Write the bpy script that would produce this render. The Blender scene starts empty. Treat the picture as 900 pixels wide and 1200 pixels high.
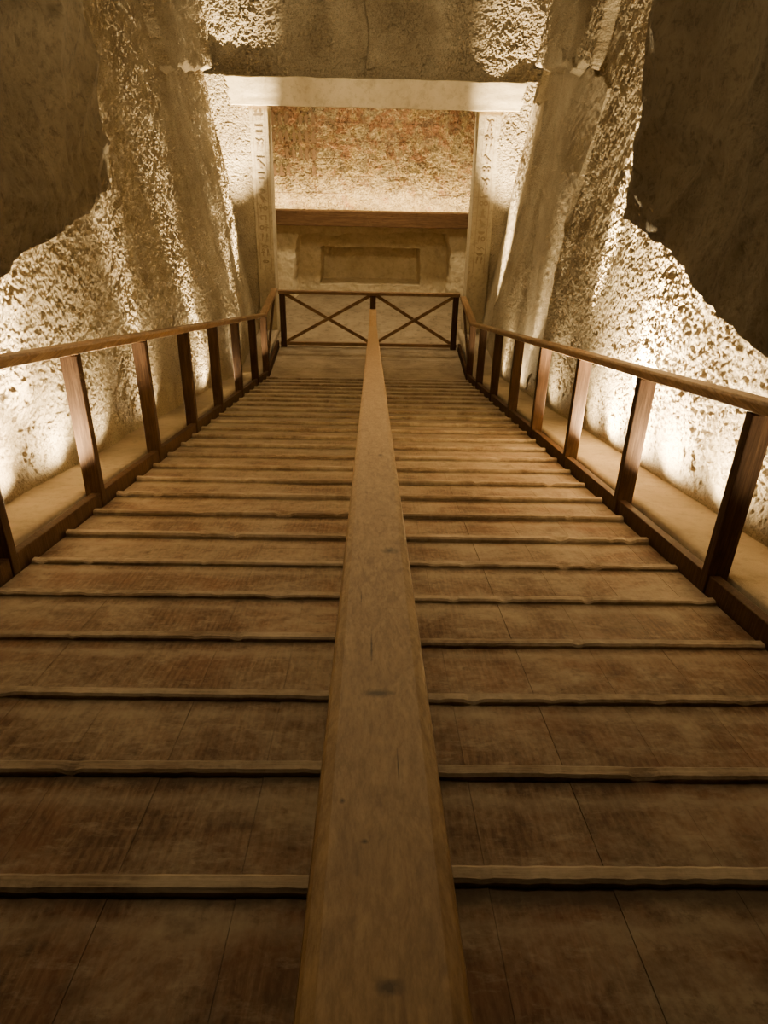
import bpy, bmesh, math, random
from mathutils import Vector, Matrix, noise
random.seed(7)
C = bpy.context.scene.collection
TS = math.tan(math.radians(14.3))
YE = 10.96            # foot of the ramp
YR = 12.39            # end railing
def rz(y):            # ramp / landing surface height
    return (YE-y)*TS if y < YE else 0.0

# ------------------------------------------------------------------ materials
class NT:
    def __init__(s, name):
        s.m = bpy.data.materials.new(name); s.m.use_nodes = True
        s.t = s.m.node_tree; s.b = s.t.nodes['Principled BSDF']
        s.tc = s.n('ShaderNodeTexCoord')
    def n(s, ty, **k):
        x = s.t.nodes.new(ty)
        for a, v in k.items(): setattr(x, a, v)
        return x
    def l(s, a, b): s.t.links.new(a, b)
    def mapping(s, sc, rot=(0,0,0)):
        m = s.n('ShaderNodeMapping'); m.inputs['Scale'].default_value = sc; m.inputs['Rotation'].default_value = rot
        s.l(s.tc.outputs['Object'], m.inputs[0]); return m.outputs[0]
    def noise(s, vec, sc, det=6, rough=.6, dist=0):
        x = s.n('ShaderNodeTexNoise'); x.inputs['Scale'].default_value = sc; x.inputs['Detail'].default_value = det
        x.inputs['Roughness'].default_value = rough; x.inputs['Distortion'].default_value = dist
        s.l(vec, x.inputs['Vector']); return x.outputs[0]
    def ramp(s, fac, stops):
        r = s.n('ShaderNodeValToRGB'); e = r.color_ramp.elements
        while len(e) < len(stops): e.new(.5)
        for i, (p, c) in enumerate(stops):
            e[i].position = p; e[i].color = (c[0], c[1], c[2], 1) if not isinstance(c, (int, float)) else (c, c, c, 1)
        s.l(fac, r.inputs[0]); return r.outputs[0]
    def mix(s, f, a, b, bt='MIX'):
        x = s.n('ShaderNodeMix', data_type='RGBA', blend_type=bt)
        for v, i in ((f, 0), (a, 6), (b, 7)):
            if isinstance(v, (int, float)): x.inputs[i].default_value = v
            elif isinstance(v, tuple): x.inputs[i].default_value = (*v, 1)
            else: s.l(v, x.inputs[i])
        return x.outputs[2]
    def math(s, op, a, b=None, c=None):
        x = s.n('ShaderNodeMath', operation=op)
        for i, v in enumerate((a, b, c)):
            if v is None: continue
            if isinstance(v, (int, float)): x.inputs[i].default_value = v
            else: s.l(v, x.inputs[i])
        return x.outputs[0]
    def fin(s, col, rough=.8, bump=None, bs=.3, bd=.02, spec=.12):
        if isinstance(col, tuple): s.b.inputs['Base Color'].default_value = (*col, 1)
        else: s.l(col, s.b.inputs['Base Color'])
        s.b.inputs['Roughness'].default_value = rough
        s.b.inputs['Specular IOR Level'].default_value = spec
        if bump is not None:
            b = s.n('ShaderNodeBump'); b.inputs['Strength'].default_value = bs; b.inputs['Distance'].default_value = bd
            s.l(bump, b.inputs['Height']); s.l(b.outputs[0], s.b.inputs['Normal'])
        return s.m

def wood(name, dark, mid, light, dust, dust_lo=.5, dust_hi=.75, axis='Y', planks=False, knots=(), rough=.6, blots=.5, bmp=.35, grain=.45, gs=26, spec=.1):
    s = NT(name)
    sc = {'Y': (gs, 1.3, gs), 'X': (1.3, gs, gs), 'Z': (gs, gs, 1.3)}[axis]
    v = s.mapping(sc); v0 = s.mapping((1, 1, 1))
    g = s.noise(v, 1.0, 8, .65, 1.6)
    col = s.ramp(g, [(.3, dark), (.5, mid), (.7, light)])
    fine = s.noise(v, 5.0, 4, .7)
    col = s.mix(s.ramp(fine, [(.35, grain), (.6, 1.0)]), tuple(c*.4 for c in dark), col)
    if planks:
        sep = s.n('ShaderNodeSeparateXYZ'); s.l(v0, sep.inputs[0])
        idx = s.math('FLOOR', s.math('DIVIDE', sep.outputs[0], .26))
        wn = s.n('ShaderNodeTexWhiteNoise', noise_dimensions='1D'); s.l(idx, wn.inputs['W'])
        col = s.mix(s.math('MULTIPLY', wn.outputs[0], .35), col, tuple(c*.6 for c in dark))
        # cathedral grain: distorted bands stretched along the board
        wv = s.n('ShaderNodeTexWave', wave_type='BANDS', bands_direction='X')
        wv.inputs['Scale'].default_value = 9; wv.inputs['Distortion'].default_value = 9; wv.inputs['Detail'].default_value = 3
        wv.inputs['Detail Scale'].default_value = .6
        s.l(s.mapping((1.6, .28, 1)), wv.inputs['Vector'])
        col = s.mix(s.ramp(wv.outputs[0], [(.55, 0), (.85, .5)]), col, tuple(c*.8 for c in dark))
        rd = s.ramp(s.noise(v0, 1.9, 6, .65), [(.48, 0), (.62, .35)])
        col = s.mix(rd, col, (.15, .066, .036))
    big = s.noise(v0, 2.6, 8, .7, .4)
    sm = s.noise(v0, 45, 4, .6)
    dv = s.math('ADD', s.math('MULTIPLY', big, .8), s.math('MULTIPLY', sm, .2))
    if planks: dv = s.math('ADD', dv, s.math('SUBTRACT', s.math('MULTIPLY', sep.outputs[1], .020), .045))
    df = s.ramp(dv, [(dust_lo, 0), (dust_hi, .8)])
    col = s.mix(df, col, dust)
    if planks:
        scuff = s.ramp(s.noise(s.mapping((3.5, 9, 1)), 2.2, 7, .75), [(.54, 0), (.68, .5)])
        col = s.mix(scuff, col, dust)
        grime = s.ramp(s.noise(v0, 15, 8, .75), [(.30, .6), (.45, 0)])
        col = s.mix(grime, col, tuple(c*.35 for c in dark))
        # shade of each cleat painted dark at its uphill foot, wiped dust beyond it
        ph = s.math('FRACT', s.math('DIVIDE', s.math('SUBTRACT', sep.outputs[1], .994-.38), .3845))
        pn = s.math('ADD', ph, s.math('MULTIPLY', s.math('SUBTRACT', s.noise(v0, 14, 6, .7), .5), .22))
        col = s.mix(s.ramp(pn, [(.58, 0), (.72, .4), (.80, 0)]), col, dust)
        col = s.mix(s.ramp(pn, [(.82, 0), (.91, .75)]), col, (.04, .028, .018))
    blot = s.noise(v0, 7.0, 5, .6)
    col = s.mix(s.ramp(blot, [(.28, blots), (.42, 0)]), col, tuple(c*.5 for c in dark))
    for (kx, ky, rx, ry) in knots:
        sep = s.n('ShaderNodeSeparateXYZ'); s.l(v0, sep.inputs[0])
        wob = s.math('MULTIPLY', s.math('SUBTRACT', s.noise(v0, 90, 3), .5), 1.1)
        a = s.math('DIVIDE', s.math('SUBTRACT', sep.outputs[0], kx), rx)
        b = s.math('DIVIDE', s.math('SUBTRACT', sep.outputs[1], ky), ry)
        d = s.math('ADD', s.math('SQRT', s.math('ADD', s.math('MULTIPLY', a, a), s.math('MULTIPLY', b, b))), wob)
        f = s.ramp(d, [(.2, .9), (.95, 0)])
        col = s.mix(f, col, tuple(c*.25 for c in dark))
    h = s.math('ADD', s.math('MULTIPLY', fine, .6), s.math('MULTIPLY', sm, .3))
    return s.fin(col, rough, h, bmp, .006, spec)

def rock(name, c0, c1, c2, fs=30, bs=.8, bd=.02, rough=.95, pit=.6):
    s = NT(name); v = s.mapping((1, 1, 1))
    a = s.noise(v, 1.6, 8, .65, .3)
    col = s.ramp(a, [(.3, c0), (.5, c1), (.7, c2)])
    f = s.noise(v, fs, 10, .8, .2)
    col = s.mix(s.ramp(f, [(.38, pit), (.5, 0)]), col, tuple(x*.35 for x in c0))
    vo = s.n('ShaderNodeTexVoronoi'); vo.inputs['Scale'].default_value = fs*.6; s.l(v, vo.inputs['Vector'])
    f3 = s.noise(v, fs*.4, 6, .7, .3)
    h = s.math('ADD', s.math('ADD', f, s.math('MULTIPLY', vo.outputs['Distance'], .35)), s.math('MULTIPLY', f3, .6))
    return s.fin(col, rough, h, bs, bd)

M = {}
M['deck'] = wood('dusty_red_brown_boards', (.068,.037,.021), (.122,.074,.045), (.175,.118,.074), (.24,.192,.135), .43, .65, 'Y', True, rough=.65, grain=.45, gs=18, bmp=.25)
M['cleat'] = wood('worn_cleat_wood', (.10,.066,.041), (.165,.118,.077), (.235,.177,.12), (.29,.235,.168), .42, .62, 'X')
M['cap'] = wood('honey_handrail_wood', (.25,.145,.062), (.355,.218,.098), (.44,.285,.135), (.39,.26,.128), .68, 1.0, 'Y',
                knots=((.036,1.107,.018,.022), (.012,.631,.022,.012), (.016,.27,.012,.009), (-.02,.45,.004,.005), (.0,.40,.004,.004), (.028,1.9,.010,.02), (.005,.74,.0018,.055), (-.01,.9,.001,.03), (.03,.5,.001,.04)), rough=.5, blots=.0, bmp=.14, grain=.6, gs=40, spec=.15)
M['rail'] = wood('brown_handrail_wood', (.12,.067,.034), (.19,.113,.057), (.27,.17,.087), (.33,.235,.13), .52, .8, 'Y', rough=.5)
M['post'] = wood('dark_brown_post_wood', (.026,.013,.007), (.047,.025,.013), (.08,.044,.023), (.12,.08,.044), .6, .9, 'Z', rough=.65, spec=.04)
M['brace'] = wood('brace_wood', (.10,.055,.028), (.16,.094,.048), (.22,.137,.07), (.28,.19,.105), .55, .85, 'X', rough=.5)
M['beam'] = wood('brown_beam_wood', (.075,.038,.018), (.125,.068,.033), (.175,.098,.05), (.25,.165,.09), .6, .9, 'X')
M['landing'] = wood('dusty_landing_boards', (.12,.088,.055), (.175,.132,.085), (.23,.176,.115), (.27,.215,.145), .40, .62, 'X')
M['rock'] = rock('chiselled_limestone', (.26,.20,.12), (.36,.288,.18), (.47,.388,.252), 78, 1.0, .034, pit=.85)
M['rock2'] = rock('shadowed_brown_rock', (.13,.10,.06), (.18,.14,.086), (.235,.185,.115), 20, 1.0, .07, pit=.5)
M['ledge'] = rock('dusty_plaster_ledge', (.18,.14,.09), (.235,.185,.122), (.28,.225,.15), 14, .4, .012, pit=.3)
M['plaster'] = rock('old_plaster', (.25,.2,.124), (.32,.26,.165), (.4,.33,.213), 18, .8, .02, pit=.4)
M['pale'] = rock('pale_lime_plaster', (.42,.335,.205), (.52,.425,.27), (.6,.5,.335), 10, .5, .02, pit=.3)
M['floor'] = rock('dusty_stone_floor', (.15,.112,.07), (.2,.152,.095), (.25,.194,.123), 10, .3, .01)
M['glyph'] = NT('faded_glyph_stone').fin((.2,.15,.09), .9)
M['figure'] = NT('faded_ochre_figure_paint').fin((.14,.085,.045), .9)
def painted():
    s = NT('painted_damaged_plaster'); v = s.mapping((1, 1, 1))
    sep = s.n('ShaderNodeSeparateXYZ'); s.l(v, sep.inputs[0])
    pale = s.ramp(s.noise(v, 6, 8, .7), [(.3, (.25,.18,.085)), (.6, (.46,.36,.19))])
    hi = s.math('MULTIPLY', s.math('SUBTRACT', sep.outputs[2], 2.6), .08)
    red = s.ramp(s.math('ADD', s.noise(v, 2.8, 9, .78), hi), [(.48, 0), (.57, .8)])
    c = s.mix(red, pale, (.26,.105,.045))
    v2 = s.mapping((1.3, 1, 2.2), (0, .4, 0))
    c = s.mix(s.ramp(s.noise(v2, 2.8, 9, .75), [(.51, 0), (.60, .65)]), c, (.13,.105,.075))
    c = s.mix(s.ramp(s.noise(v, 3.3, 9, .75), [(.52, 0), (.60, .6)]), c, (.44,.32,.12))
    fr = s.math('FRACT', s.math('DIVIDE', s.math('SUBTRACT', sep.outputs[2], .02), .31))
    ln = s.math('LESS_THAN', fr, .06)
    brk = s.ramp(s.noise(v, 3.1, 6, .7), [(.44, 0), (.52, .65)])
    c = s.mix(s.math('MULTIPLY', ln, brk), c, (.11,.06,.035))
    f = s.noise(v, 26, 10, .8)
    c = s.mix(s.ramp(f, [(.40, .8), (.52, 0)]), c, (.09,.06,.035))
    return s.fin(c, .9, f, 1.0, .04)
M['painted'] = painted()

# ------------------------------------------------------------------ mesh helpers
def obj(name, bm, mat, parent=None, smooth=False, bevel=0, loc=(0,0,0)):
    me = bpy.data.meshes.new(name)
    bmesh.ops.recalc_face_normals(bm, faces=bm.faces)
    bm.to_mesh(me); bm.free(); me.materials.append(mat)
    if smooth:
        for p in me.polygons: p.use_smooth = True
    o = bpy.data.objects.new(name, me); C.objects.link(o); o.location = loc
    if parent: o.parent = parent
    if bevel:
        b = o.modifiers.new('bevel', 'BEVEL'); b.width = bevel; b.segments = 2; b.limit_method = 'ANGLE'
    return o
def struct(name, bm, mat, smooth=False, label=None):
    o = obj(name, bm, mat, smooth=smooth); o['kind'] = 'structure'
    if label: o['label'] = label
    return o
def thing(name, label, cat, loc=(0,0,0), group=None):
    o = bpy.data.objects.new(name, None); C.objects.link(o); o.location = loc
    o['label'] = label; o['category'] = cat
    if group: o['group'] = group
    return o
def part(o, parent):      # keep world place under an Empty that is only translated
    o.parent = parent; o.location = Vector(o.location) - parent.location; return o
def box(bm, x0, x1, y0, y1, z0, z1):
    vs = [bm.verts.new((x, y, z)) for x in (x0, x1) for y in (y0, y1) for z in (z0, z1)]
    for f in ((0,1,3,2), (4,6,7,5), (0,4,5,1), (2,3,7,6), (0,2,6,4), (1,5,7,3)):
        bm.faces.new([vs[i] for i in f])
def sweep(bm, pts, x0, x1, h0, h1, crown=0):
    """bar following pts (y,z); section from x0..x1 and z+h0..z+h1, with slightly crowned top"""
    xm = (x0+x1)/2; e = (x1-x0)*.12
    prof = [(x0, h0), (x1, h0), (x1, h1-crown), (x1-e, h1), (x0+e, h1), (x0, h1-crown)] if crown else [(x0,h0),(x1,h0),(x1,h1),(x0,h1)]
    rings = [[bm.verts.new((px, y, z+ph)) for px, ph in prof] for y, z in pts]
    n = len(prof)
    for a, b in zip(rings, rings[1:]):
        for i in range(n): bm.faces.new((a[i], a[(i+1)%n], b[(i+1)%n], b[i]))
    bm.faces.new(rings[0]); bm.faces.new(rings[-1][::-1])
def grid(bm, nu, nv, fn):
    g = [[bm.verts.new(fn(i/nu, j/nv)) for j in range(nv+1)] for i in range(nu+1)]
    for i in range(nu):
        for j in range(nv): bm.faces.new((g[i][j], g[i+1][j], g[i+1][j+1], g[i][j+1]))
def bar(bm, a, b, w, t):
    a = Vector(a); b = Vector(b); d = (b-a).normalized()
    side = Vector((0,1,0)) if abs(d.y) < .3 else Vector((1,0,0))
    up = d.cross(side).normalized()
    r = [[bm.verts.new(p + up*su*w/2 + side*ss*t/2) for su, ss in ((-1,-1),(1,-1),(1,1),(-1,1))] for p in (a, b)]
    for i in range(4): bm.faces.new((r[0][i], r[0][(i+1)%4], r[1][(i+1)%4], r[1][i]))
    bm.faces.new(r[0]); bm.faces.new(r[1][::-1])
def sstep(a, b, x):
    t = max(0, min(1, (x-a)/(b-a))); return t*t*(3-2*t)

def rockd(p, amp=1.0):
    n1 = noise.noise(p*.55)*.06 + noise.noise(p*1.3+Vector((7,7,7)))*.024
    n2 = noise.noise(p*3.1)*.012
    n3 = noise.noise(p*8.5)*.009
    n4 = noise.noise(p*40+Vector((3,3,3)))
    mask = .6+.4*sstep(-.25, .2, noise.noise(p*1.5+Vector((4,4,4))))
    pits = -max(0, noise.noise(p*34+Vector((1,5,2)))-.02)-.4*max(0, noise.noise(p*13+Vector((1,5,8)))-.2)
    chip = noise.cell(p*15+noise.noise_vector(p*9)*.9)
    return n1 + amp*(n2 + n3 + mask*(.010*n4 + .025*pits + .008*chip))

# ------------------------------------------------------------------ setting
ZTOP = 5.7
LED = .075
def ledz(y): return rz(y)+LED
def inpoly(y, z, poly):
    c = False; n = len(poly)
    for i in range(n):
        y1, z1 = poly[i]; y2, z2 = poly[(i+1)%n]
        if (z1 > z) != (z2 > z) and y < (y2-y1)*(z-z1)/(z2-z1)+y1: c = not c
    return c
PATCH_R = [[(8.7,3.9),(11.2,4.3),(11.0,3.0),(10.2,1.6),(9.2,.7),(8.4,1.0),(9.0,2.3)], [(12.0,3.6),(13.3,3.6),(13.3,.1),(12.3,.1),(11.9,1.8)]]
PATCH_L = []
def side_wall(sgn, patches, seed):
    bm = bmesh.new()
    off = Vector((seed, seed*1.7, 0))
    def fn(u, v):
        y = -1.6 + u*14.85
        z0 = ledz(y)-.12
        z = z0 + (ZTOP-z0)*v
        base = 1.89 if sgn > 0 else 1.94
        x = base + .14*max(0, z-ledz(y))
        q = Vector((0, y, z))+off; w = noise.noise(q*2.2)*.18+noise.noise(q*7)*.05
        ip = any(inpoly(y+w, z+w, pp) for pp in patches)
        p = Vector((x*.5, y, z))+off
        d = .035+.03*noise.noise(p*1.5)+.006*noise.noise(p*14) if ip else rockd(p, 1.0)
        fade = sstep(0, .25, z-ledz(y))
        d = d*(.35+.65*fade)
        # blocky steps of rock left standing high up, near the far corners
        if sgn > 0:
            s1 = sstep(4.05, 4.10, z+.12*noise.noise(Vector((y*2, 3, 1))))*sstep(9.3, 9.4, y+.1*noise.noise(Vector((z*3, 1, 1))))
        else:
            s1 = sstep(3.95, 4.0, z+.12*noise.noise(Vector((y*2, 8, 1))))*sstep(9.9, 10.0, y+.1*noise.noise(Vector((z*3, 5, 1))))
        d += .13*s1
        return (sgn*(x-d), y, z)
    grid(bm, 1250, 400, fn)
    return bm
wl = struct('wall_left', side_wall(-1, PATCH_L, 3.1), M['rock'], label='rough chiselled limestone wall lit from below, left of the ramp')
wr = struct('wall_right', side_wall(1, PATCH_R, 11.7), M['rock'], label='rough chiselled limestone wall lit from below, right of the ramp')

def overhang(sgn, x0, yend, seed, slant, zoff, wa, wb_):
    bm = bmesh.new(); Y0 = 1.0
    def dis(p):
        q = Vector(p); w = noise.noise_vector(q*.9+Vector((seed,0,0)))*wa + noise.noise_vector(q*2.7)*wb_ + noise.noise_vector(q*8)*.012+ noise.noise_vector(q*22)*.005
        b = max(0, 1-abs(noise.noise(q*1.0+Vector((0,seed,0))))*2)*.10 + max(0, .5-abs(noise.noise(q*2.6+Vector((0,seed,0)))))*.09
        b += .02*abs(noise.noise(q*9))
        return (q.x+w.x*.3-sgn*b, q.y+w.y, q.z+w.z)
    def zb(y): return 2.96+zoff+.078*y
    def ye(z): return yend + slant*(z-3.4)
    X0, X1 = sgn*x0, sgn*3.0
    def yy(u, z): return Y0+(ye(z)-Y0)*u
    def inner(u, v):
        z = zb(Y0+(yend-Y0)*u); z = z+(ZTOP-z)*v
        return dis((X0, yy(u, z), z))
    def under(u, v):
        z = zb(Y0+(yend-Y0)*u); return dis((X0+(X1-X0)*v, yy(u, z), z))
    def cap(uu):
        def f(u, v):
            z = zb(Y0+(yend-Y0)*uu); z = z+(ZTOP-z)*u; return dis((X0+(X1-X0)*v, yy(uu, z), z))
        return f
    grid(bm, 230, 160, inner); grid(bm, 230, 40, under); grid(bm, 160, 40, cap(1)); grid(bm, 160, 40, cap(0))
    bmesh.ops.remove_doubles(bm, verts=bm.verts, dist=.0005)
    return bm
obj('rock_overhang', overhang(-1, 1.56, 4.85, 2.2, -.12, .05, .11, .035), M['rock2'], wl)
obj('rock_overhang', overhang(1, 1.46, 4.40, 5.1, .08, .05, .04, .02), M['rock2'], wr)

def ledge(sgn, x_in, x_out):
    bm = bmesh.new()
    def fn(u, v):
        y = -1.6+14.9*u
        if v < .2: x = x_in; z = rz(y)-.06+(LED+.06)*(v/.2)
        else: x = x_in+(x_out-x_in)*(v-.2)/.8; z = ledz(y)
        w = noise.fractal(Vector((x*3, y*1.5, sgn)), 1, 2, 4)
        return (sgn*(x+ (0 if v > .2 else .004*w)), y, z+(.010*w if v >= .2 else 0))
    grid(bm, 260, 15, fn)
    return bm
struct('ledge_left', ledge(-1, 1.618, 2.35), M['ledge'], True)
struct('ledge_right', ledge(1, 1.518, 2.25), M['ledge'], True)

bm = bmesh.new()
grid(bm, 180, 50, lambda u, v: (-3.2+6.4*v, -1.6+18*u, rz(-1.6+18*u)-.048+.002*noise.noise(Vector((v*20,u*50,0)))))
struct('floor', bm, M['floor'], True)
bm = bmesh.new()
def cf(u, v):
    x = -3.2+6.4*v; y = -1.6+15.4*u
    return (x, y, 5.35 - rockd(Vector((x, y, 5)), 1)*1.2)
grid(bm, 200, 80, cf); struct('ceiling', bm, M['rock2'])
# rock behind the camera closes the corridor
bm = bmesh.new()
grid(bm, 80, 50, lambda u, v: (-3.1+6.2*u, -1.5+rockd(Vector((u*6, 9, v*4)), 1), 2.6+3.1*v))
struct('wall_entrance', bm, M['rock2'])

# end wall above the doorway: rough, in big facets
bm = bmesh.new()
def ew(u, v):
    x = -2.95+5.9*u; z = 3.75+1.95*v
    y = 13.30 - .10*v
    xx = x+.2*noise.noise(Vector((z*.9, 3, x*.3)))
    if xx < -1.15: fac = .20
    elif xx < -.1: fac = .18-.26*(xx+1.15)/1.05
    elif xx < .75: fac = -.02+.05*(xx+.1)
    else: fac = .02+.16*sstep(.75, .95, xx)+.06*(xx-.75)
    lump = .10*noise.noise(Vector((x*1.6, 2, z*1.6)))
    return (x, y-fac-lump - rockd(Vector((x, 4, z*1.0)), 1.8), z)
grid(bm, 420, 140, ew); struct('wall_end', bm, M['rock'])
bm = bmesh.new()
for s in (-1, 1):
    grid(bm, 70, 260, lambda u, v: (s*(1.84+1.0*u), 13.08-rockd(Vector((u, 7*s, v*3.8)), .9)*.8-.34*u, -.06+3.95*v))
struct('wall_end_flank', bm, M['rock'])

def slab(x0, x1, y0, y1, z0, z1, amp):
    bm = bmesh.new()
    bmesh.ops.create_cube(bm, size=1)
    bmesh.ops.subdivide_edges(bm, edges=bm.edges[:], cuts=30, use_grid_fill=True)
    for v in bm.verts:
        p = Vector((x0+(x1-x0)*(v.co.x+.5), y0+(y1-y0)*(v.co.y+.5), z0+(z1-z0)*(v.co.z+.5)))
        v.co = p + noise.noise_vector(p*3)*amp + noise.noise_vector(p*11)*amp*.6
    return bm
lin = struct('trim_1', slab(-2.8, 2.8, 12.97, 13.5, 3.50, 3.88, .016), M['pale'], True, 'pale smooth stone lintel over the doorway')
jl = struct('trim_2', slab(-1.90, -1.62, 13.04, 13.5, -.05, 3.52, .005), M['plaster'], True, 'carved stone jamb left of the doorway')
jr = struct('trim_3', slab(1.58, 1.92, 13.04, 13.5, -.05, 3.52, .005), M['plaster'], True, 'carved stone jamb right of the doorway')

# carved signs
def poly(bm, pts, ox, oz, s, y, t=.005):
    f = [bm.verts.new((ox+px*s, y-t, oz+pz*s)) for px, pz in pts]
    b = [bm.verts.new((ox+px*s, y+.02, oz+pz*s)) for px, pz in pts]
    n = len(pts)
    bm.faces.new(f)
    for i in range(n): bm.faces.new((f[i], f[(i+1)%n], b[(i+1)%n], b[i]))
def ring(bm, cx, cz, r0, r1, ox, oz, s, y, t=.005, sx=1):
    n = 14
    o = []; i_ = []; ob = []
    for k in range(n):
        a = k*2*math.pi/n; c, d = math.cos(a)*sx, math.sin(a)
        o.append(bm.verts.new((ox+(cx+c*r1)*s, y-t, oz+(cz+d*r1)*s)))
        i_.append(bm.verts.new((ox+(cx+c*r0)*s, y-t, oz+(cz+d*r0)*s)))
        ob.append(bm.verts.new((ox+(cx+c*r1)*s, y+.02, oz+(cz+d*r1)*s)))
    for k in range(n):
        j = (k+1)%n
        bm.faces.new((o[k], o[j], i_[j], i_[k])); bm.faces.new((o[k], o[j], ob[j], ob[k]))
def g_reed(bm, *a): poly(bm, [(-.08,-.5),(0,-.5),(0,-.1),(.14,0),(.16,.3),(.04,.5),(-.06,.3),(-.08,0)], *a)
def g_water(bm, *a):
    top = [(-.5+k*.125, (.08 if k%2 else -.05)) for k in range(9)]
    poly(bm, top+[(x, z-.1) for x, z in top[::-1]], *a)
def g_bird(bm, *a):
    poly(bm, [(-.45,.28),(-.3,.42),(-.15,.4),(-.08,.22),(.2,.02),(.5,-.28),(.3,-.25),(.08,-.22),(.08,-.42),(.16,-.48),(-.1,-.48),(.0,-.42),(0,-.22),(-.2,-.12),(-.28,.1),(-.28,.25)], *a)
def g_ankh(bm, *a):
    ring(bm, 0, .27, .11, .2, *a, sx=.8); poly(bm, [(-.05,-.5),(.05,-.5),(.05,.08),(-.05,.08)], *a); poly(bm, [(-.28,-.06),(.28,-.06),(.28,.05),(-.28,.05)], *a)
def g_sun(bm, *a): ring(bm, 0, 0, .13, .3, *a)
def g_eye(bm, *a): ring(bm, 0, 0, .1, .2, *a, sx=2); ring(bm, 0, 0, .02, .07, *a)
def g_basket(bm, *a): poly(bm, [(-.42,.12)]+[(.42*math.cos(math.pi+k*math.pi/8), .1+.3*math.sin(math.pi+k*math.pi/8)) for k in range(9)]+[(.42,.12)], *a)
def g_snake(bm, *a):
    top = [(-.5+k*.1, .1*math.sin(k*1.1)+(.25 if k == 0 else 0)) for k in range(11)]
    poly(bm, top+[(x, z-.09) for x, z in top[::-1]], *a)
def g_house(bm, *a): poly(bm, [(-.35,-.25),(-.12,-.25),(-.12,-.17),(-.25,-.17),(-.25,.17),(.25,.17),(.25,-.17),(.12,-.17),(.12,-.25),(.35,-.25),(.35,.27),(-.35,.27)], *a)
def g_man(bm, *a): poly(bm, [(-.3,-.5),(.3,-.5),(.28,-.3),(.1,-.2),(.14,.08),(.3,.16),(.3,.22),(.1,.2),(.09,.28),(.13,.4),(.03,.5),(-.09,.42),(-.08,.28),(-.16,.15),(-.18,-.25)], *a)
def g_god(bm, *a): poly(bm, [(-.16,-.5),(-.04,-.5),(0,-.1),(.06,-.5),(.2,-.5),(.12,0),(.14,.16),(.34,.06),(.34,.12),(.14,.26),(.05,.3),(.1,.4),(.03,.5),(-.08,.46),(-.08,.3),(-.16,.24),(-.2,.0),(-.12,.0)], *a)
GL = [g_bird, g_water, g_reed, g_ankh, g_eye, g_sun, g_basket, g_snake, g_house, g_man]
for cx, par, sd in ((-1.76, jl, 4), (1.75, jr, 9)):
    r = random.Random(sd); bm = bmesh.new(); y = 13.034; z = 3.36
    while z > 1.2:
        g = r.choice(GL); s = .12
        if g in (g_water, g_snake, g_basket, g_eye): g(bm, cx, z, .13, y); z -= .095
        elif g in (g_reed, g_ankh, g_sun): g(bm, cx-.035, z, s, y); r.choice((g_reed, g_ankh, g_sun))(bm, cx+.035, z, s, y); z -= .145
        else: g(bm, cx, z, s*1.1, y); z -= .15
    for sx in (-.09, .09): poly(bm, [(sx-.003, 1.1), (sx+.003, 1.1), (sx+.003, 3.45), (sx-.003, 3.45)], cx, 0, 1, y, .003)
    obj('carved_inscription', bm, M['glyph'], par)

# burial chamber beyond the doorway
def back_low(u, v):
    x = -3.1+6.2*u; z = -.06+1.58*v
    j = .08*noise.noise(Vector((x*2, z*2, 1)))+.03*noise.noise(Vector((x*8, z*8, 1)))
    d = .36*sstep(0, .08, 1.58-.22*sstep(.8, 1.4, z)-abs(x+j))*sstep(0, .05, 1.22-z-j)
    d += .36*sstep(0, .05, x+j*.5+1.06)*sstep(0, .05, .97-x-j*.5)*sstep(0, .05, z+j*.4-.15)*sstep(0, .05, .90-z-j*.4)
    d += .04*noise.noise(Vector((x*1.5, z*1.5, 3)))+.018*noise.noise(Vector((x*9, z*9, 3)))+.006*noise.noise(Vector((x*25, z*25, 3)))
    return (x, 15.70+d, z)
bm = bmesh.new(); grid(bm, 300, 110, back_low)
wb = struct('wall_back', bm, M['pale'], label='plastered rear wall with a wide rectangular niche')
def wby(x, z): return 16.08-.9*rockd(Vector((x+3.1, 2, (z-1.35)*.9)), 1.9)
bm = bmesh.new()
grid(bm, 400, 260, lambda u, v: (-3.1+6.2*u, wby(-3.1+6.2*u, 1.35+4.0*v), 1.35+4.0*v))
wp = struct('wall_back_upper', bm, M['painted'], label='damaged painted wall glowing above the wooden beam')
bm = bmesh.new()
r = random.Random(5)
def pf(g, x, z, s): g(bm, x, z, s, min(wby(x+dx*s, z+dz*s) for dx in (-.3, 0, .3) for dz in (-.4, -.2, 0, .2, .4))-.003, .003)
for row in range(4):
    for k in range(7):
        if r.random() < .25: continue
        pf(r.choice((g_god, g_god, g_man)), -1.90+k*.125+r.uniform(-.01,.01), 2.30+row*.29, .21)
for k in range(4): pf(r.choice(GL), -.8+k*.3, 3.15, .14)
for k in range(5): pf(r.choice((g_reed, g_bird)), .9+k*.17, 3.1, .15)
obj('painted_figures', bm, M['figure'], wp)
for s, nm in ((-1, 'wall_chamber_left'), (1, 'wall_chamber_right')):
    bm = bmesh.new()
    grid(bm, 40, 70, lambda u, v: (s*(3.0-.5*rockd(Vector((s, u*3, v*5)), .6)), 13.4+3.0*u, -.06+5.4*v))
    struct(nm, bm, M['plaster'])
bm = bmesh.new(); grid(bm, 30, 20, lambda u, v: (-3.1+6.2*u, 13.5+2.9*v, 5.0-.1*noise.noise(Vector((u*6, v*4, 0)))))
struct('ceiling_chamber', bm, M['plaster'])

bm = bmesh.new(); box(bm, -2.9, 2.9, 15.42, 15.61, 1.39, 1.66)
o = obj('wooden_beam', bm, M['beam'], bevel=.008)
o['label'] = 'dark brown wooden beam across the rear wall under the painted scene'; o['category'] = 'beam'

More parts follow.
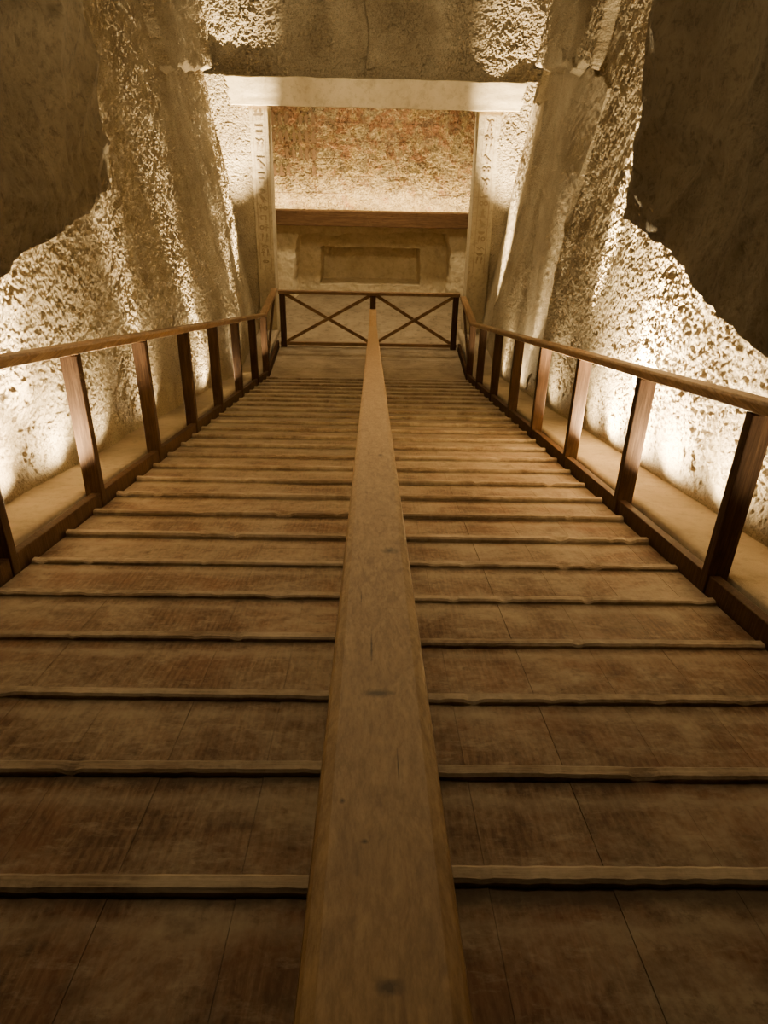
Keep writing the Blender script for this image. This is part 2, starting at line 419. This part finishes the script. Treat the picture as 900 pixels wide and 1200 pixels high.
# ------------------------------------------------------------------ ramp
ramp = thing('wooden_ramp', 'long dusty wooden ramp with raised cross cleats going down to the doorway', 'ramp', (0, 0, 0))
XL, XR = -1.517, 1.417
def deck(x0, x1, seed):
    r = random.Random(seed); bm = bmesh.new(); x = x0
    while x < x1-.01:
        k = math.floor(x/.26+1e-4); xe = min(x1, (k+1)*.26)
        dz = r.uniform(-.001, .001)
        ys = [-1.3, r.uniform(3, 8), YE]
        for a, b in zip(ys, ys[1:]):
            sweep(bm, [(a+.001, rz(a+.001)+dz), (b-.001, rz(b-.001)+dz)], x+.0006, xe-.0006, -.04, 0)
        x = xe
    return bm
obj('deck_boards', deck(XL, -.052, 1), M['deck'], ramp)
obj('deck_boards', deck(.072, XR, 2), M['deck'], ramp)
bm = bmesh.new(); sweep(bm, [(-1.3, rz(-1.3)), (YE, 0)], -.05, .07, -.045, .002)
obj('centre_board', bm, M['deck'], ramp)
def cleat(x0, x1, yc, rnd, hs):
    bm = bmesh.new(); n = 110
    prof = [(-.030, 0), (-.028, .014), (-.020, .023), (.010, .025), (.021, .016), (.032, 0)]
    skew = rnd.uniform(-.007, .007); rings = []; sd = rnd.uniform(0, 50)
    for i in range(n+1):
        x = x0+(x1-x0)*i/n; w = noise.noise(Vector((x*2, sd, 0)))*.002+noise.noise(Vector((x*28, sd, 0)))*.004; wz = noise.noise(Vector((x*9, sd, 5)))*.001
        chip = -.012*max(0, noise.noise(Vector((x*14, sd, 9)))-.25)/.4
        y = yc+skew*(i/n-.5)*2
        ring_ = []
        for k, (a, h) in enumerate(prof):
            yy = y+a+w*(1 if k < 3 else .6); hh = h*hs+(wz+(chip if k < 3 else chip*.3) if h > 0 else 0)
            ring_.append(bm.verts.new((x, yy, rz(min(yy, YE))+hh-(.001 if h == 0 else 0))))
        rings.append(ring_)
    for a, b in zip(rings, rings[1:]):
        for k in range(6): bm.faces.new((a[k], a[(k+1)%6], b[(k+1)%6], b[k]))
    bm.faces.new(rings[0]); bm.faces.new(rings[-1][::-1])
    return bm
rnd = random.Random(11)
roff = {0: .03, 1: .0, 2: -.015, 3: -.02, 4: -.01}
for n in range(-5, 26):
    y = .994+.3845*n
    hs = .85 if n < 6 else 1.25      # lower cleats made taller for stronger shadows, upper ones flatter for weaker
    obj('cleat', cleat(XL+.006, -.056, y+rnd.uniform(-.008, .008), rnd, hs), M['cleat'], ramp)
    obj('cleat', cleat(.076, XR-.006, y+roff.get(n, rnd.uniform(-.015, .015)), rnd, hs), M['cleat'], ramp)

land = thing('wooden_landing', 'flat wooden landing between the foot of the ramp and the cross-braced railing', 'platform', (0, YE, -.045))
bm = bmesh.new()
y = YE+.003
while y < 12.44:
    box(bm, XL, XR, y, min(y+.2, 12.46), -.045, random.uniform(-.002, -.0005)); y += .204
part(obj('deck_boards', bm, M['landing']), land)

# ------------------------------------------------------------------ side railings
POSTY = [-.95, .25, 1.45, 2.67, 3.87, 5.07, 6.25, 7.42, 8.65, 9.9, 10.98]
def railing(xc, h, sgn, label):
    t = thing('wooden_railing', label, 'railing', (xc, 0, 0), 'slanting railings along both sides of the ramp')
    hb = h-.05
    bm = bmesh.new()
    pts = [(-1.25, rz(-1.25)), (YE, 0), (YR+.04, 0)]
    sweep(bm, pts, xc-.052, xc+.052, hb, h, .012)
    part(obj('handrail', bm, M['rail'], bevel=.004), t)
    bm = bmesh.new()
    inner = xc-sgn*.036; a, b = min(inner, xc+sgn*.01), max(inner, xc+sgn*.01)
    sweep(bm, pts, a, b, -.044, .085)
    part(obj('skirting_board', bm, M['post'], bevel=.004), t)
    pm = None
    for y in POSTY:
        if sgn < 0 and abs(y-2.67) < .01: y = 2.77
        if pm is None:
            bm = bmesh.new(); box(bm, -.046, .046, -.03, .03, -.03, hb+.0)
            o = obj('post', bm, M['post'], bevel=.005); pm = o
        else:
            o = pm.copy(); C.objects.link(o)
        o.parent = t; o.location = (0, y, rz(y)); o.rotation_euler = (random.uniform(-.012,.012), 0, 0)
    bm = bmesh.new(); bar(bm, (xc, YE+.08, .1), (xc, YR-.06, hb-.05), .05, .03)
    part(obj('diagonal_brace', bm, M['post']), t)
    return t
HL, HR = .945, .87
railing(-1.565, HL, -1, 'slanting brown wooden railing on the left edge of the ramp')
railing(1.465, HR, 1, 'slanting brown wooden railing on the right edge of the ramp')

t = thing('end_railing', 'low wooden railing with two crossed brace panels across the doorway', 'railing', (0, YR, 0))
HE = .92
def ep(name, bm, mat, bv=.004): return part(obj(name, bm, mat, bevel=bv), t)
x0, x1 = -1.505, 1.405
bm = bmesh.new(); box(bm, x0, x1, YR-.04, YR+.04, HE-.05, HE); ep('top_rail', bm, M['brace'])
bm = bmesh.new(); box(bm, x0, x1, YR-.02, YR+.02, .03, .085); ep('bottom_rail', bm, M['brace'])
for px in (x0+.06, .012, x1-.06):
    bm = bmesh.new(); box(bm, px-.045, px+.045, YR-.036, YR+.036, 0, HE-.05); ep('post', bm, M['post'])
for a, b in ((x0+.10, -.035), (.06, x1-.10)):
    bm = bmesh.new(); bar(bm, (a, YR-.013, .09), (b, YR-.013, HE-.055), .05, .024); ep('cross_brace', bm, M['brace'], 0)
    bm = bmesh.new(); bar(bm, (a, YR+.013, HE-.055), (b, YR+.013, .09), .05, .024); ep('cross_brace', bm, M['brace'], 0)

# central handrail
t = thing('centre_handrail', 'broad pale worn wooden handrail running down the middle of the ramp', 'railing', (.012, 0, 0))
HC = 1.223-.433
bm = bmesh.new()
pts = [(-.9+(YE+.85)*i/40, rz(-.9+(YE+.85)*i/40)) for i in range(41)]+[(YE, 0), (YR-.045, -.13)]
sweep(bm, pts, -.042, .068, HC-.05, HC, .003)
part(obj('handrail', bm, M['cap'], bevel=.004), t)
for y in [-.6]+[.65+1.2*i for i in range(9)]+[YE+.1]:
    zb_ = rz(y-.035)+.003
    bm = bmesh.new(); box(bm, -.03, .03, -.035, .035, 0, rz(y)+HC-.04-zb_)
    o = obj('post', bm, M['post'], bevel=.004); o.parent = t; o.location = (0, y, zb_)

# ------------------------------------------------------------------ lights
WARM = (1, .785, .45)
def spot(loc, tgt, e, cone=130, size=.03, blend=1.0, col=WARM):
    l = bpy.data.lights.new('floodlight', 'SPOT'); l.energy = e; l.color = col; l.spot_size = math.radians(cone)
    l.spot_blend = blend; l.shadow_soft_size = size
    o = bpy.data.objects.new('floodlight', l); C.objects.link(o); o.location = loc
    o.rotation_euler = (Vector(tgt)-Vector(loc)).to_track_quat('-Z', 'Y').to_euler()
def flood(sgn, y, e, cone=150, h=2.0, lean=.45):
    x = 1.73 if sgn < 0 else 1.66
    z = ledz(y)+.05
    spot((sgn*x, y, z), (sgn*(x+lean), y, z+h), e, cone)
for y, e in ((1.2, 40), (2.1, 60), (2.9, 150), (3.7, 800), (4.4, 520), (5.1, 110), (6.4, 180), (8.6, 260), (10.7, 170)): flood(-1, y, e)
for y, e in ((1.4, 60), (2.2, 140), (3.0, 280), (3.7, 650), (4.4, 1400), (5.0, 2500), (5.6, 2000), (6.2, 350), (7.6, 130), (9.2, 130), (10.6, 130)): flood(1, y, e)
flood(1, 5.3, 16000, 56, 2.2, .62)
flood(1, 7.1, 26000, 17, 3.3, .72)
flood(1, 6.55, 42000, 15, 3.3, .60)
flood(-1, 4.2, 3000, 60, 2.4, .5)
flood(-1, 6.6, 1500, 40, 3.0)
flood(-1, 8.8, 2600, 38, 3.0, .55)
flood(-1, 11.6, 2400, 30, 3.0, .5)
flood(1, 9.0, 800, 45, 3.0)
spot((-1.72, 11.9, .2), (-2.2, 13.0, 3.75), 18000, 26)
spot((1.65, 11.9, .2), (2.2, 13.0, 3.75), 18000, 26)
def area(loc, rot, sx, sy, e, col=WARM):
    l = bpy.data.lights.new('strip_and_fill_light', 'AREA'); l.shape = 'RECTANGLE'; l.size = sx; l.size_y = sy; l.energy = e; l.color = col
    o = bpy.data.objects.new('strip_and_fill_light', l); C.objects.link(o); o.location = loc; o.rotation_euler = rot
area((0, 15.74, 1.55), (math.radians(180-16), 0, 0), 4.8, .06, 230, (1, .74, .37))
area((0, 11.2, 4.95), (math.radians(-30), 0, 0), 2.4, .5, 52)  # added overhead fill, shines back up the ramp so cleats shade their near side
area((0, 10.6, 4.9), (math.radians(66), 0, 0), 2.4, .4, 55)  # added fill that brightens the end wall above the doorway, not a fixture
area((0, 3.2, 5.0), (math.radians(-10), 0, 0), 1.6, 1.0, 36)  # unseen fill under the ceiling, added to brighten the near ramp
area((0, 13.9, 4.3), (math.radians(12), 0, 0), 3, .4, 190)  # added chamber fill for the rear wall, out of view behind the lintel

w = bpy.data.worlds.new('world'); bpy.context.scene.world = w; w.use_nodes = True
w.node_tree.nodes['Background'].inputs[0].default_value = (1, .74, .48, 1); w.node_tree.nodes['Background'].inputs[1].default_value = .01

# ------------------------------------------------------------------ camera
th = math.radians(30); psi = .022; roll = .025
f0 = Vector((math.sin(psi), math.cos(psi), 0)); r0 = Vector((math.cos(psi), -math.sin(psi), 0)); zz = Vector((0,0,1))
fw = f0*math.cos(th)-zz*math.sin(th); up = f0*math.sin(th)+zz*math.cos(th)
R_ = r0*math.cos(roll)+up*math.sin(roll); U_ = up*math.cos(roll)-r0*math.sin(roll)
cam = bpy.data.cameras.new('camera'); co = bpy.data.objects.new('camera', cam); C.objects.link(co)
m = Matrix((R_, U_, -fw)).transposed().to_4x4(); m.translation = Vector((0, 0, 4.017)); co.matrix_world = m
cam.sensor_fit = 'VERTICAL'; cam.sensor_height = 24; cam.lens = 18; cam.clip_start = .02
bpy.context.scene.camera = co
